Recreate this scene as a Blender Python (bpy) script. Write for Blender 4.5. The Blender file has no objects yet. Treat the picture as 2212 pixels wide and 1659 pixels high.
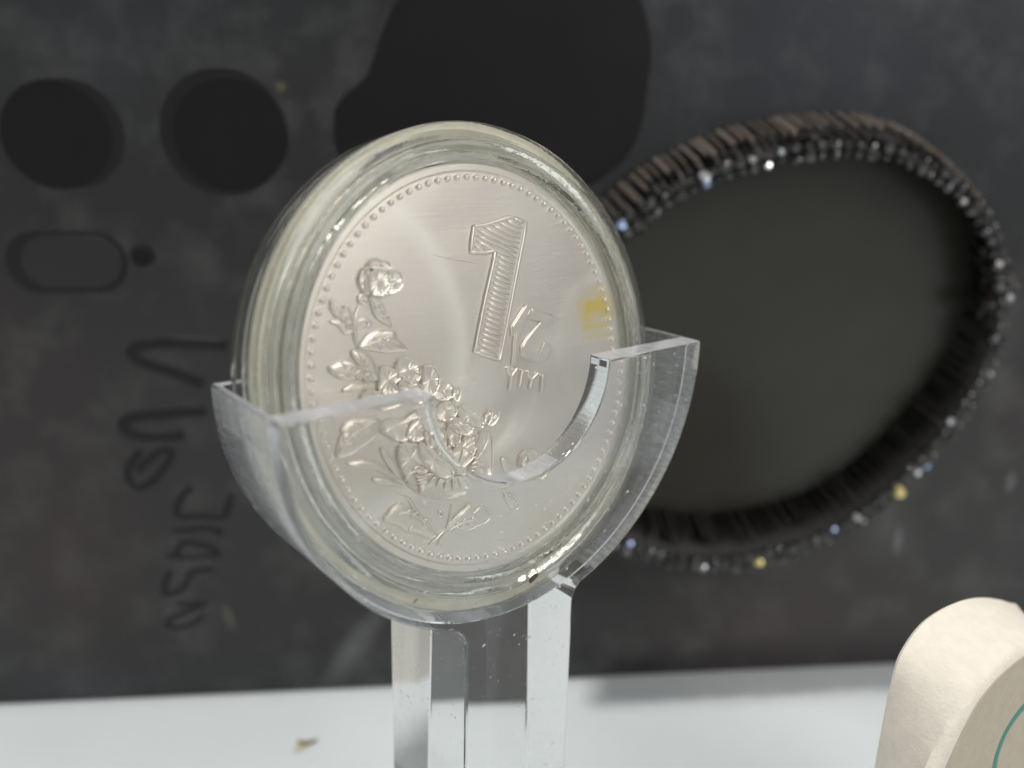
import bpy, bmesh, math, random
from mathutils import Vector, Matrix
from math import sin, cos, pi, radians

random.seed(7)
scene = bpy.context.scene
col = scene.collection
U = 0.0165                                  # one working unit (capsule radius) in metres

# ------------------------------------------------------------------ camera, world, lamps, exposure
F_PX, PITCH, ROLL = 1902.7, 0.2849, 0.0229
X0 = Vector((1, 0, 0))
FWD = Vector((0, cos(PITCH), -sin(PITCH)))
UP0 = Vector((0, sin(PITCH), cos(PITCH)))
CAM_R = X0 * cos(ROLL) + UP0 * sin(ROLL)
CAM_U = UP0 * cos(ROLL) - X0 * sin(ROLL)
CAM = Vector((0.187, -3.523, 3.83))         # above the table (z = 0), the capsule's centre over the origin
cam_data = bpy.data.cameras.new("camera")
cam = bpy.data.objects.new("camera", cam_data)
col.objects.link(cam)
M = Matrix((CAM_R, CAM_U, -FWD)).transposed().to_4x4()
M.translation = CAM * U
cam.matrix_world = M
cam_data.sensor_width = 36
cam_data.lens = F_PX / 2212 * 36
cam_data.clip_start, cam_data.clip_end = 0.002, 20
cam_data.dof.use_dof = True
cam_data.dof.focus_distance = 3.62 * U
cam_data.dof.aperture_fstop = 19
scene.camera = cam

world = bpy.data.worlds.new("World")
scene.world = world
world.use_nodes = True
bg = world.node_tree.nodes["Background"]
bg.inputs[0].default_value = (0.98, 0.97, 0.95, 1)
bg.inputs[1].default_value = 0.33

def lamp(name, loc, target, size, power, colour):
    d = bpy.data.lights.new(name, 'AREA')
    d.shape = 'DISK'
    d.size, d.energy, d.color = size, power, colour
    o = bpy.data.objects.new(name, d)
    col.objects.link(o)
    o.location = loc
    o.rotation_euler = (Vector(target) - Vector(loc)).to_track_quat('-Z', 'Y').to_euler()
    return o
lamp("key_lamp", (-0.09, 0.012, 0.41), (0, 0, 0.045), 0.04, 1.1, (1, 0.97, 0.92))
lamp("ceiling_lamp", (0.10, 0.05, 0.60), (0, 0, 0.04), 0.30, 0.15, (0.95, 0.98, 1))
lamp("coin_fill_light", (0.28, -0.20, 0.27), (0, 0, 0.047), 0.27, 0.70, (1, 0.95, 0.90))  # added fill with no known source, gives the coin something bright to reflect

vs = scene.view_settings
vs.view_transform = 'Standard'
vs.look = 'None'
vs.exposure = 0
vs.gamma = 1
cy = scene.cycles
cy.use_denoising = True
try:
    cy.denoiser = 'OPENIMAGEDENOISE'
except Exception:
    pass
cy.max_bounces, cy.transmission_bounces, cy.glossy_bounces, cy.diffuse_bounces = 28, 24, 12, 4
cy.transparent_max_bounces = 12
cy.caustics_reflective = cy.caustics_refractive = True
cy.blur_glossy = 0.3
cy.sample_clamp_indirect = 6

# ------------------------------------------------------------------ helpers
def ray(px, py):
    u, v = (px - 1106) / F_PX, (py - 829.5) / F_PX
    return (FWD + CAM_R * u - CAM_U * v)
def cast(px, py, p0, n):
    d = ray(px, py)
    return CAM + d * ((p0 - CAM).dot(n) / d.dot(n))

class Mat:
    def __init__(s, name):
        s.m = bpy.data.materials.new(name)
        s.m.use_nodes = True
        s.nt = s.m.node_tree
        s.b = s.nt.nodes["Principled BSDF"]
        s.out = s.nt.nodes["Material Output"]
    def n(s, t, **kw):
        x = s.nt.nodes.new(t)
        for k, v in kw.items():
            if k.startswith('i_'):
                x.inputs[k[2:].replace('_', ' ')].default_value = v
            else:
                setattr(x, k, v)
        return x
    def l(s, a, b):
        s.nt.links.new(a, b)
    def set(s, **kw):
        for k, v in kw.items():
            s.b.inputs[k.replace('_', ' ')].default_value = v
        return s
    def coord(s, scale=(1, 1, 1), rot=(0, 0, 0), loc=(0, 0, 0)):
        tc = s.n('ShaderNodeTexCoord')
        mp = s.n('ShaderNodeMapping')
        mp.inputs['Scale'].default_value = scale
        mp.inputs['Rotation'].default_value = rot
        mp.inputs['Location'].default_value = loc
        s.l(tc.outputs['Object'], mp.inputs['Vector'])
        return mp.outputs[0]
    def noise(s, scale, detail=3, rough=0.5, vec=None):
        x = s.n('ShaderNodeTexNoise')
        x.inputs['Scale'].default_value = scale
        x.inputs['Detail'].default_value = detail
        x.inputs['Roughness'].default_value = rough
        s.l(vec if vec is not None else s.coord(), x.inputs['Vector'])
        return x.outputs[0]
    def ramp(s, fac, stops):
        x = s.n('ShaderNodeValToRGB')
        e = x.color_ramp.elements
        while len(e) < len(stops):
            e.new(0.5)
        for el, (p, c) in zip(e, stops):
            el.position = p
            el.color = c if len(c) == 4 else (*c, 1)
        s.l(fac, x.inputs[0])
        return x.outputs[0]
    def mixc(s, fac, a, b):
        x = s.n('ShaderNodeMix', data_type='RGBA')
        for v, i in ((fac, 0), (a, 6), (b, 7)):
            if hasattr(v, 'links') or hasattr(v, 'is_linked'):
                s.l(v, x.inputs[i])
            else:
                x.inputs[i].default_value = v if i == 0 else (v if len(v) == 4 else (*v, 1))
        return x.outputs[2]
    def math(s, op, a, b=0.0):
        x = s.n('ShaderNodeMath', operation=op)
        for v, i in ((a, 0), (b, 1)):
            if hasattr(v, 'is_linked'):
                s.l(v, x.inputs[i])
            else:
                x.inputs[i].default_value = v
        return x.outputs[0]
    def bump(s, h, strength, dist, normal=None):
        x = s.n('ShaderNodeBump')
        x.inputs['Strength'].default_value = strength
        x.inputs['Distance'].default_value = dist
        s.l(h, x.inputs['Height'])
        if normal is not None:
            s.l(normal, x.inputs['Normal'])
        return x.outputs[0]
    def blob(s, cx, cz, rx, rz, rot=0.0):
        """soft elliptical patch in the object's x-z plane, 1 in the middle, 0 at its border"""
        tc = s.n('ShaderNodeTexCoord')
        a = s.n('ShaderNodeVectorMath', operation='SUBTRACT')
        a.inputs[1].default_value = (cx, 0, cz)
        s.l(tc.outputs['Object'], a.inputs[0])
        r = s.n('ShaderNodeVectorRotate', rotation_type='Y_AXIS')
        r.inputs['Angle'].default_value = rot
        s.l(a.outputs[0], r.inputs['Vector'])
        k = s.n('ShaderNodeVectorMath', operation='MULTIPLY')
        k.inputs[1].default_value = (1 / rx, 0, 1 / rz)
        s.l(r.outputs[0], k.inputs[0])
        g = s.n('ShaderNodeTexGradient', gradient_type='SPHERICAL')
        s.l(k.outputs[0], g.inputs[0])
        return g.outputs[1]

def tag(o, label=None, category=None, group=None, kind=None):
    for k, v in (('label', label), ('category', category), ('group', group), ('kind', kind)):
        if v:
            o[k] = v
    return o
def empty(name, matrix):
    o = bpy.data.objects.new(name, None)
    o.empty_display_size = 0.005
    col.objects.link(o)
    o.matrix_world = matrix
    return o
def obj(name, verts, faces, mats, parent=None, smooth=True, matrix=None):
    me = bpy.data.meshes.new(name)
    me.from_pydata([tuple(v) for v in verts], [], faces)
    me.update()
    bm = bmesh.new()
    bm.from_mesh(me)
    bmesh.ops.recalc_face_normals(bm, faces=bm.faces)
    bm.to_mesh(me)
    bm.free()
    return link(name, me, mats, parent, smooth, matrix)
def link(name, me, mats, parent=None, smooth=True, matrix=None):
    for m in (mats if isinstance(mats, (list, tuple)) else [mats]):
        if m.name not in me.materials:
            me.materials.append(m)
    if smooth:
        me.polygons.foreach_set('use_smooth', [len(p.vertices) < 7 for p in me.polygons])
    o = bpy.data.objects.new(name, me)
    col.objects.link(o)
    if parent is not None:
        o.parent = parent
    if matrix is not None:
        o.matrix_local = matrix
    return o

def smooth_loop(pts, n, closed=True):
    """Catmull-Rom through pts, n samples"""
    P = [Vector(p) for p in pts]
    m = len(P)
    segs = m if closed else m - 1
    out = []
    for i in range(n):
        t = i / n * segs if closed else i / (n - 1) * segs * 0.99999
        k = int(t)
        t -= k
        g = (lambda j: P[j % m]) if closed else (lambda j: P[max(0, min(m - 1, j))])
        a, b, c, d = g(k - 1), g(k), g(k + 1), g(k + 2)
        out.append(0.5 * ((2 * b) + (c - a) * t + (2 * a - 5 * b + 4 * c - d) * t * t + (3 * b - a - 3 * c + d) * t ** 3))
    return out
def tube(path, rad, sides=6, taper=None, flat=1.0, normal=None):
    """tube along a 3-D path, rad a number or list"""
    V, Fc = [], []
    n = len(path)
    for i, p in enumerate(path):
        t = (path[min(i + 1, n - 1)] - path[max(i - 1, 0)]).normalized()
        nn = normal if normal is not None else Vector((0, 1, 0))
        b = t.cross(nn)
        if b.length < 1e-6:
            b = t.cross(Vector((1, 0, 0)))
        b.normalize()
        c = b.cross(t).normalized()
        r = rad if not isinstance(rad, (list, tuple)) else rad[i]
        if taper:
            f = i / (n - 1)
            r *= max(0.12, min(1, min(f, 1 - f) / taper)) ** 0.6
        for k in range(sides):
            a = 2 * pi * k / sides
            V.append(p + b * (cos(a) * r) + c * (sin(a) * r * flat))
    for i in range(n - 1):
        for k in range(sides):
            k2 = (k + 1) % sides
            Fc.append((i * sides + k, i * sides + k2, (i + 1) * sides + k2, (i + 1) * sides + k))
    Fc.append(tuple(range(sides)))
    Fc.append(tuple((n - 1) * sides + k for k in range(sides)))
    return V, Fc
def join(*parts):
    V, Fc = [], []
    for v, f in parts:
        o = len(V)
        V += list(v)
        Fc += [tuple(i + o for i in q) for q in f]
    return V, Fc
def revolve(profile, seg=192):
    """closed section (r, y) turned about the y axis; points with r = 0 share one vertex"""
    V, Fc, idx = [], [], []
    for r, y in profile:
        if r < 1e-9:
            idx.append([len(V)] * seg)
            V.append(Vector((0, y, 0)))
        else:
            idx.append(list(range(len(V), len(V) + seg)))
            V += [Vector((r * cos(2 * pi * k / seg), y, r * sin(2 * pi * k / seg))) for k in range(seg)]
    m = len(profile)
    for i in range(m):
        a, b = idx[i], idx[(i + 1) % m]
        for k in range(seg):
            k2 = (k + 1) % seg
            q = []
            for v in (a[k], a[k2], b[k2], b[k]):
                if v not in q:
                    q.append(v)
            if len(q) > 2:
                Fc.append(tuple(q))
    return V, Fc
def prism(poly, y0, y1, bevel=0.0):
    """poly: (x, z) loop, from y0 (front) to y1, the front edge rounded by bevel"""
    c = sum((Vector(p) for p in poly), Vector((0, 0))) / len(poly)
    V = []
    layers = [(0, y1)]
    if bevel:
        layers += [(0, y0 + bevel), (0.3, y0 + bevel * 0.3), (1, y0)]
    else:
        layers += [(0, y0)]
    n = len(poly)
    for s, y in layers:
        for i, p in enumerate(poly):
            p = Vector(p)
            t = (Vector(poly[(i + 1) % n]) - Vector(poly[i - 1])).normalized()
            nrm = Vector((-t.y, t.x))
            if nrm.dot(c - p) < 0:
                nrm = -nrm
            q = p + nrm * (bevel * s)
            V.append(Vector((q.x, y, q.y)))
    Fc = []
    for k in range(len(layers) - 1):
        for i in range(n):
            j = (i + 1) % n
            Fc.append((k * n + i, k * n + j, (k + 1) * n + j, (k + 1) * n + i))
    Fc.append(tuple(range(n)))
    Fc.append(tuple((len(layers) - 1) * n + i for i in range(n)))
    return V, Fc
def boxm(x0, x1, y0, y1, z0, z1):
    V = [Vector((x, y, z)) for x in (x0, x1) for y in (y0, y1) for z in (z0, z1)]
    return V, [(0, 1, 3, 2), (4, 6, 7, 5), (0, 4, 5, 1), (2, 3, 7, 6), (0, 2, 6, 4), (1, 5, 7, 3)]

# ------------------------------------------------------------------ materials
def mat_table():
    m = Mat("table_white")
    n = m.noise(55, 4)
    c = m.ramp(n, [(0.3, (0.62, 0.672, 0.70)), (0.75, (0.68, 0.728, 0.75))])
    sp = m.noise(1900, 2, 0.6)
    c = m.mixc(m.ramp(sp, [(0.71, (0, 0, 0)), (0.76, (0.35, 0.35, 0.35))]), c, (0.42, 0.43, 0.42))
    m.l(c, m.b.inputs['Base Color'])
    m.set(Roughness=0.42)
    m.l(m.bump(m.noise(900, 3), 0.12, 0.0002), m.b.inputs['Normal'])
    return m.m
def mat_phone(spots):
    m = Mat("phone_back_grey")
    a = m.noise(10, 2, 0.4)
    c = m.ramp(a, [(0.25, (0.031, 0.019, 0.018)), (0.5, (0.022, 0.023, 0.024)), (0.75, (0.016, 0.024, 0.040))])
    dust = m.noise(150, 4, 0.6)
    dust = m.ramp(dust, [(0.48, (0, 0, 0)), (0.80, (0.17, 0.17, 0.17))])
    c = m.mixc(dust, c, (0.30, 0.31, 0.30))
    warp = m.noise(260, 2)
    for cx, cz, rx, rz, rot, k, colr in spots:
        f = m.ramp(m.blob(cx, cz, rx, rz, rot), [(0, (0, 0, 0)), (0.8, (k, k, k))])
        f = m.math('MULTIPLY', f, m.ramp(warp, [(0.3, (0.5, 0.5, 0.5)), (0.65, (1, 1, 1))]))
        c = m.mixc(f, c, colr)
    m.l(c, m.b.inputs['Base Color'])
    r = m.ramp(m.noise(40, 3), [(0.3, (0.2, 0.2, 0.2)), (0.7, (0.36, 0.36, 0.36))])
    m.l(r, m.b.inputs['Roughness'])
    return m.m
def plain(name, colr, rough=0.4, metal=0.0, bump=0.0, scale=800, var=0.12, **kw):
    m = Mat(name)
    v = m.noise(scale * 0.25, 3)
    c = m.mixc(m.ramp(v, [(0.3, (0, 0, 0)), (0.7, (1, 1, 1))]), tuple(x * (1 - var) for x in colr), tuple(min(1, x * (1 + var * 0.8)) for x in colr))
    m.l(c, m.b.inputs['Base Color'])
    m.set(Roughness=rough, Metallic=metal, **kw)
    if bump:
        m.l(m.bump(m.noise(scale, 4), bump, 0.0003), m.b.inputs['Normal'])
    return m.m
def mat_clear(name, colr, ior, rough=0.0, frost=None, FL=0.08, FH=0.34, wavy=False, speck=False):
    m = Mat(name)
    m.nt.nodes.remove(m.b)
    g = m.n('ShaderNodeBsdfGlass')
    g.inputs['Color'].default_value = (*colr, 1)
    g.inputs['IOR'].default_value = ior
    g.inputs['Roughness'].default_value = rough
    if frost:                                    # saw-cut edge: fine streaks across, partly frosted
        st = m.noise(1.0, 4, 0.6, m.coord(scale=frost))
        r = m.ramp(st, [(0.35, (0.04, 0.04, 0.04)), (0.65, (0.18, 0.18, 0.18))])
        m.l(r, g.inputs['Roughness'])
        m.l(m.bump(st, 0.25, 0.0002), g.inputs['Normal'])
        d = m.n('ShaderNodeBsdfTranslucent')
        d.inputs['Color'].default_value = (0.86, 0.87, 0.90, 1)
        d2 = m.n('ShaderNodeBsdfDiffuse')
        d2.inputs['Color'].default_value = (0.80, 0.81, 0.84, 1)
        mx0 = m.n('ShaderNodeMixShader')
        mx0.inputs[0].default_value = 0.5
        m.l(d.outputs[0], mx0.inputs[1])
        m.l(d2.outputs[0], mx0.inputs[2])
        mx = m.n('ShaderNodeMixShader')
        m.l(m.ramp(st, [(0.35, (FL, FL, FL)), (0.7, (FH, FH, FH))]), mx.inputs[0])
        m.l(g.outputs[0], mx.inputs[1])
        m.l(mx0.outputs[0], mx.inputs[2])
        m.l(mx.outputs[0], m.out.inputs[0])
    else:
        if wavy:
            m.l(m.bump(m.noise(700, 4, 0.6), 0.10, 0.0004), g.inputs['Normal'])
        if speck:
            dfs = m.n('ShaderNodeBsdfDiffuse')
            dfs.inputs['Color'].default_value = (0.85, 0.85, 0.84, 1)
            mxs = m.n('ShaderNodeMixShader')
            f = m.math('MAXIMUM', m.ramp(m.noise(2300, 1, 0.5), [(0.735, (0, 0, 0)), (0.76, (0.8, 0.8, 0.8))]),
                       m.ramp(m.noise(1.0, 2, 0.6, m.coord(scale=(900, 900, 9000), rot=(0, 0.7, 0))), [(0.715, (0, 0, 0)), (0.76, (0.5, 0.5, 0.5))]))
            m.l(f, mxs.inputs[0])
            m.l(g.outputs[0], mxs.inputs[1])
            m.l(dfs.outputs[0], mxs.inputs[2])
            m.l(mxs.outputs[0], m.out.inputs[0])
        else:
            m.l(g.outputs[0], m.out.inputs[0])
    return m.m
def mat_coin(name, field=True):
    m = Mat(name)
    a = m.noise(90, 4, 0.55)
    c = m.ramp(a, [(0.3, (0.89, 0.84, 0.80)), (0.7, (0.94, 0.91, 0.88))])
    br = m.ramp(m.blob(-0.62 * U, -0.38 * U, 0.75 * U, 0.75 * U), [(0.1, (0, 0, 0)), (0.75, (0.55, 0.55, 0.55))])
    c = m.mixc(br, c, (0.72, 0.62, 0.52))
    rough = m.ramp(m.noise(130, 4), [(0.3, (0.36, 0.36, 0.36)), (0.7, (0.46, 0.46, 0.46))])
    h = m.math('ADD', m.noise(1.0, 3, 0.6, m.coord(scale=(300, 300, 5200), rot=(0, radians(38), 0))),
               m.noise(1.0, 2, 0.6, m.coord(scale=(260, 260, 6500), rot=(0, radians(-24), 0))))
    if field:
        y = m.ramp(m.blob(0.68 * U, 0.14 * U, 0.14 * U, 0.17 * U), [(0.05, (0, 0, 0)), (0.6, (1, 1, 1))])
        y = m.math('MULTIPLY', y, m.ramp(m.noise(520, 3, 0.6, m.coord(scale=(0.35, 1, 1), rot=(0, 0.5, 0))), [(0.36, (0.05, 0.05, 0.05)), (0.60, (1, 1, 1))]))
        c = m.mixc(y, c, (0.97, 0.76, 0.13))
        # pale arcs paint the capsule window's reflections; rubbed patches have their own place
        refl_arcs = None
        for cx, cz, rr, w, k in ((-0.72, 0.16, 0.62, 0.055, 0.85), (0.74, 0.02, 0.30, 0.07, 0.45), (0.1, 0.85, 1.15, 0.03, 0.4)):
            g = m.blob(cx * U, cz * U, rr * 2 * U, rr * 2 * U)
            f = m.ramp(g, [(0.5 - w, (0, 0, 0)), (0.5 - w * 0.2, (k, k, k)), (0.5 + w * 0.2, (k * 0.6,) * 3), (0.5 + w, (0, 0, 0))])
            refl_arcs = f if refl_arcs is None else m.math('MAXIMUM', refl_arcs, f)
        streak = m.ramp(m.noise(1.0, 3, 0.7, m.coord(scale=(520, 520, 4200), rot=(0, radians(40), 0))), [(0.5, (0, 0, 0)), (0.66, (1, 1, 1))])
        rub = None
        for cx, cz, rx, rz, ro in ((0.44, 0.36, 0.16, 0.42, -0.25), (0.05, -0.20, 0.10, 0.32, 0.75), (0.5, -0.52, 0.3, 0.16, -0.6)):
            f = m.ramp(m.blob(cx * U, cz * U, rx * U, rz * U, ro), [(0.0, (0, 0, 0)), (0.7, (1, 1, 1))])
            rub = f if rub is None else m.math('MAXIMUM', rub, f)
        rough = m.math('ADD', m.math('MULTIPLY', refl_arcs, 0.10), rough)
        c = m.mixc(m.math('MULTIPLY', refl_arcs, 0.85), c, (0.97, 0.95, 0.92))
        rubs = m.math('MULTIPLY', rub, streak)
        c = m.mixc(m.math('MULTIPLY', rubs, 0.6), c, (0.97, 0.96, 0.94))
        rough = m.math('ADD', m.math('MULTIPLY', rubs, -0.12), rough)
        h = m.math('ADD', h, m.math('MULTIPLY', rubs, 6.0))
    m.l(c, m.b.inputs['Base Color'])
    m.l(rough, m.b.inputs['Roughness'])
    m.set(Metallic=1.0)
    n1 = m.bump(m.noise(70, 2), 0.22, 0.0006)
    m.l(m.bump(h, 0.09 if field else 0.05, 0.00006, n1), m.b.inputs['Normal'])
    return m.m

M_TABLE = mat_table()
M_CAPSULE = mat_clear("capsule_clear_plastic", (0.995, 0.997, 0.985), 1.49)
M_ACRYLIC = mat_clear("acrylic_polished", (0.985, 0.99, 0.99), 1.49, speck=True)
M_EDGE = mat_clear("acrylic_sawn_edge", (0.985, 0.99, 0.995), 1.49, 0.2, frost=(3800, 700, 3800))
M_TOP = mat_clear("acrylic_sawn_top", (0.985, 0.99, 0.995), 1.49, 0.2, frost=(2600, 600, 2600), FL=0.42, FH=0.62)
M_RIM = mat_clear("capsule_rim_plastic", (0.99, 0.99, 0.975), 1.49, 0.02, wavy=True)
M_GASKET = plain("gasket_pale_yellow", (0.88, 0.87, 0.75), 0.35, 0, 0.1, 1500)
M_GASKET.node_tree.nodes["Principled BSDF"].inputs['Subsurface Weight'].default_value = 0.4
M_GASKET.node_tree.nodes["Principled BSDF"].inputs['Subsurface Radius'].default_value = (0.002, 0.002, 0.0015)
M_REFRACT = plain("refraction_grey_white", (0.62, 0.64, 0.60), 0.3, 0, 0.2, 1800)
M_COIN = mat_coin("coin_nickel_field")
M_RELIEF = mat_coin("coin_nickel_relief", False)
M_BLACK = plain("lens_black_glass", (0.009, 0.008, 0.009), 0.6)
M_BLACK.node_tree.nodes["Principled BSDF"].inputs["Specular IOR Level"].default_value = 0.25
M_RING = plain("lens_ring_dark", (0.013, 0.013, 0.014), 0.5)
M_PRINT = plain("phone_print_dark", (0.015, 0.015, 0.016), 0.5)
for _m in (M_RING, M_PRINT):
    _m.node_tree.nodes["Principled BSDF"].inputs["Specular IOR Level"].default_value = 0.3
M_RIB = plain("bracelet_rib_brown", (0.105, 0.088, 0.074), 0.4, 0.2, 0.4, 2500)
M_BAND = plain("bracelet_band_dark", (0.012, 0.011, 0.010), 0.6)
M_BANDRIB = plain("bracelet_inner_rib", (0.012, 0.011, 0.009), 0.7, 0.0, 0.4, 2500)
M_STONE = plain("rhinestone_smoky", (0.012, 0.012, 0.012), 0.03, 0.0)
_b = M_STONE.node_tree.nodes["Principled BSDF"]
_b.inputs['IOR'].default_value = 1.9
M_OLIVE = plain("bracelet_inner_disc_olive", (0.026, 0.025, 0.020), 0.3)
M_FOAM = plain("foam_white", (0.80, 0.75, 0.66), 0.7, 0, 0.2, 4000, 0.05)
M_FACE_SHADE = plain("foam_face_shade_beige", (0.50, 0.44, 0.35), 0.7, 0, 0.2, 4000, 0.06)  # shade of the foam's face put into a darker beige
M_GREEN = plain("ink_green", (0.03, 0.25, 0.19), 0.5)

# ------------------------------------------------------------------ the table
T = 22
obj("tabletop", *boxm(-T * U, T * U, -T * U, T * U, -1.2 * U, 0), M_TABLE, smooth=False)
tag(bpy.data.objects["tabletop"], "pale grey white tabletop under the coin stand", "table", kind="structure")

# ------------------------------------------------------------------ the phone behind, a solid model of reflections in dark glass
Zup = Vector((0, 0, 1))
E0, E1 = cast(0, 1523, Vector((0, 0, 0)), Zup), cast(1930, 1437, Vector((0, 0, 0)), Zup)
PX = (E1 - E0).normalized()
PN = Vector((PX.y, -PX.x, 0))               # towards the camera
PC = cast(1106, 1475, Vector((0, 0, 0)), Zup)
PC = E0 + PX * (PC - E0).dot(PX)
PM = Matrix((PX, -PN, Zup)).transposed().to_4x4()
PM.translation = PC * U
def ph(px, py, off=0.0):
    """pixel -> phone-local (x, z) in metres, on the back face or off units before it"""
    q = cast(px, py, PC + PN * off, PN) - PC
    return Vector((q.dot(PX) * U, q.z * U))
def sizepx(px, py, w, off=0.0):
    return (ph(px + w, py, off) - ph(px, py, off)).length
spots = []
def spot(px, py, w, h, k, colr=(0.32, 0.34, 0.34), rot=0.0):
    c = ph(px, py)
    spots.append((c.x, c.y, sizepx(px, py, w), sizepx(px, py, h), rot, k, colr))
spot(765, 1400, 34, 175, 0.30, rot=radians(-33))
spot(1150, 330, 60, 60, 0.12)
spot(1910, 1150, 85, 85, 0.10)
spot(2150, 700, 90, 130, 0.10)
spot(600, 262, 60, 60, 0.10)
spot(1230, 40, 90, 40, 0.10)
spot(606, 187, 16, 16, 0.35, (0.42, 0.36, 0.16))
spot(495, 1335, 12, 42, 0.35, (0.30, 0.30, 0.22), rot=radians(12))
spot(873, 195, 12, 60, 0.25, (0.28, 0.24, 0.14), rot=radians(6))
spot(920, 222, 14, 46, 0.22, (0.28, 0.24, 0.14), rot=radians(50))
spot(1940, 1170, 12, 42, 0.4)
spot(2183, 1042, 12, 30, 0.35)
spot(1500, 60, 900, 260, 0.06, (0.12, 0.17, 0.27))
spot(300, 120, 600, 260, 0.06, (0.24, 0.24, 0.27))
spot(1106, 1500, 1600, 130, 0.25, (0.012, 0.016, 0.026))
spot(150, 1250, 260, 330, 0.05, (0.30, 0.10, 0.06))
spot(1700, 1350, 420, 200, 0.05, (0.22, 0.07, 0.06))
spot(180, 1480, 180, 60, 0.10, (0.10, 0.14, 0.24))
M_PHONE = mat_phone(spots)

phone = tag(empty("phone", PM), "dark grey phone on its long side, a reflection built solid behind the coin, with lenses and lettering", "phone")
TOPZ = ph(1106, -190).y
L0, L1 = ph(-420, 800).x, ph(2640, 800).x
def rrect(x0, x1, z0, z1, r, n=8):
    out = []
    for cx, cz, a0 in ((x1 - r, z1 - r, 0), (x0 + r, z1 - r, pi / 2), (x0 + r, z0 + r, pi), (x1 - r, z0 + r, 1.5 * pi)):
        out += [(cx + r * cos(a0 + pi / 2 * k / n), cz + r * sin(a0 + pi / 2 * k / n)) for k in range(n + 1)]
    return out
slab = rrect(L0, L1, 0.0, TOPZ, 0.004)
obj("reflected_back_cover", *prism(slab, 0.0, 0.0085, 0.0005), M_PHONE, phone)
def disc(px, py, rpx, y0, y1, name, mat, parent, squash=1.0, bevel=0.00005):
    c = ph(px, py)
    r = sizepx(px, py, rpx)
    poly = [(c.x + r * cos(2 * pi * k / 64), c.y + r * squash * sin(2 * pi * k / 64)) for k in range(64)]
    return obj(name, *prism(poly, y0, y1, bevel), mat, parent)
for bx, by, br, ox, oy, orad in ((148, 289, 120, 122, 291, 128), (484, 286, 131, 500, 290, 122)):
    base = disc(bx, by, br if bx < 300 else 136, -0.00012, 0.001, "reflected_lens_ring", M_RING, phone)
    disc(ox, oy, orad if bx > 300 else 119, -0.0002, -0.00005, "lens_glass", M_BLACK, base)
big = smooth_loop([Vector((*ph(x, y), 0)).xy.to_3d() for x, y in
      ((722, 262), (735, 215), (790, 165), (812, 110), (838, 40), (880, -30), (960, -100), (1150, -140), (1330, -100), (1401, 60), (1398, 190), (1375, 300), (1320, 370), (1200, 430), (1000, 440), (850, 420), (740, 350))], 90)
big = [(p.x, min(p.y, TOPZ - 0.0003)) for p in big]
obj("reflected_lens_window", *prism(big, -0.00015, 0.001, 0.0001), M_BLACK, phone)
def stadium(x0, x1, cyp, hp, name, mat, y0, y1, parent):
    a, b = ph(x0 + hp, cyp), ph(x1 - hp, cyp)
    r = sizepx(x0, cyp, hp)
    d = (b - a).normalized()
    nn = Vector((-d.y, d.x))
    poly = [b + d * (r * sin(pi * k / 20)) + nn * (r * cos(pi * k / 20)) for k in range(21)]
    poly += [a - d * (r * sin(pi * k / 20)) - nn * (r * cos(pi * k / 20)) for k in range(21)]
    return obj(name, *prism([tuple(p) for p in poly], y0, y1, 0.00006), mat, parent)
fl = stadium(12, 278, 566, 71, "reflected_flash_surround", M_RING, -0.00010, 0.001, phone)
stadium(46, 265, 565, 58, "flash_window", plain("flash_window_grey", (0.019, 0.017, 0.018), 0.4), -0.00018, 0.0, fl)
mic = disc(308, 552, 26, -0.0002, 0.001, "reflected_microphone_surround", M_RING, phone)
disc(305, 555, 17, -0.0004, 0.0, "microphone_hole", M_BLACK, mic)

def stroke(name, pts, wpx, closed=False):
    P = smooth_loop([ph(*p).to_3d() for p in pts], 40, closed)
    P = [Vector((p.x, -0.00002, p.y)) for p in P]
    if closed:
        P.append(P[0])
    r = sizepx(*pts[0], wpx)
    obj(name, *tube(P, r, 8, None, 0.05), M_PRINT, phone)
def c1(x, y): return ((400 + x / 2.37) * 0.54, (1300 + y / 2.37) * 0.54)
def c2(x, y): return ((500 + x / 2.37) * 0.54, (1850 + y / 2.37) * 0.54)
stroke("letter_stroke", [c1(1200, 190), c1(700, 170), c1(400, 190), c1(300, 270), c1(420, 360), c1(700, 450), c1(980, 560)], 13)
stroke("letter_stroke", [c1(1000, 810), c1(600, 840), c1(330, 870), c1(220, 940), c1(300, 1030), c1(560, 1060), c1(800, 1040)], 13)
stroke("letter_stroke", [c1(390, 1190), c1(280, 1330), c1(270, 1460), c1(360, 1540), c1(500, 1480), c1(640, 1310), c1(670, 1200), c1(580, 1190), c1(460, 1280), c1(350, 1390)], 9)
stroke("letter_stroke", [c2(620, 240), c2(520, 350), c2(500, 500), c2(700, 500), c2(930, 510), c2(980, 400), c2(1010, 300)], 8)
stroke("letter_stroke", [c2(440, 640), c2(600, 640), c2(750, 620), c2(900, 650), c2(880, 690)], 7)
stroke("letter_stroke", [c2(480, 870), c2(560, 760), c2(720, 780), c2(860, 840), c2(860, 900)], 7)
stroke("letter_stroke", [c2(400, 880), c2(600, 900), c2(840, 880)], 6)
stroke("letter_stroke", [c2(430, 1030), c2(380, 1150), c2(380, 1240), c2(540, 1200), c2(640, 1040), c2(840, 1010)], 7)
stroke("letter_stroke", [c2(480, 1350), c2(660, 1330), c2(760, 1340), c2(640, 1390), c2(430, 1480), c2(420, 1560), c2(620, 1540), c2(760, 1440)], 6)

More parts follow.
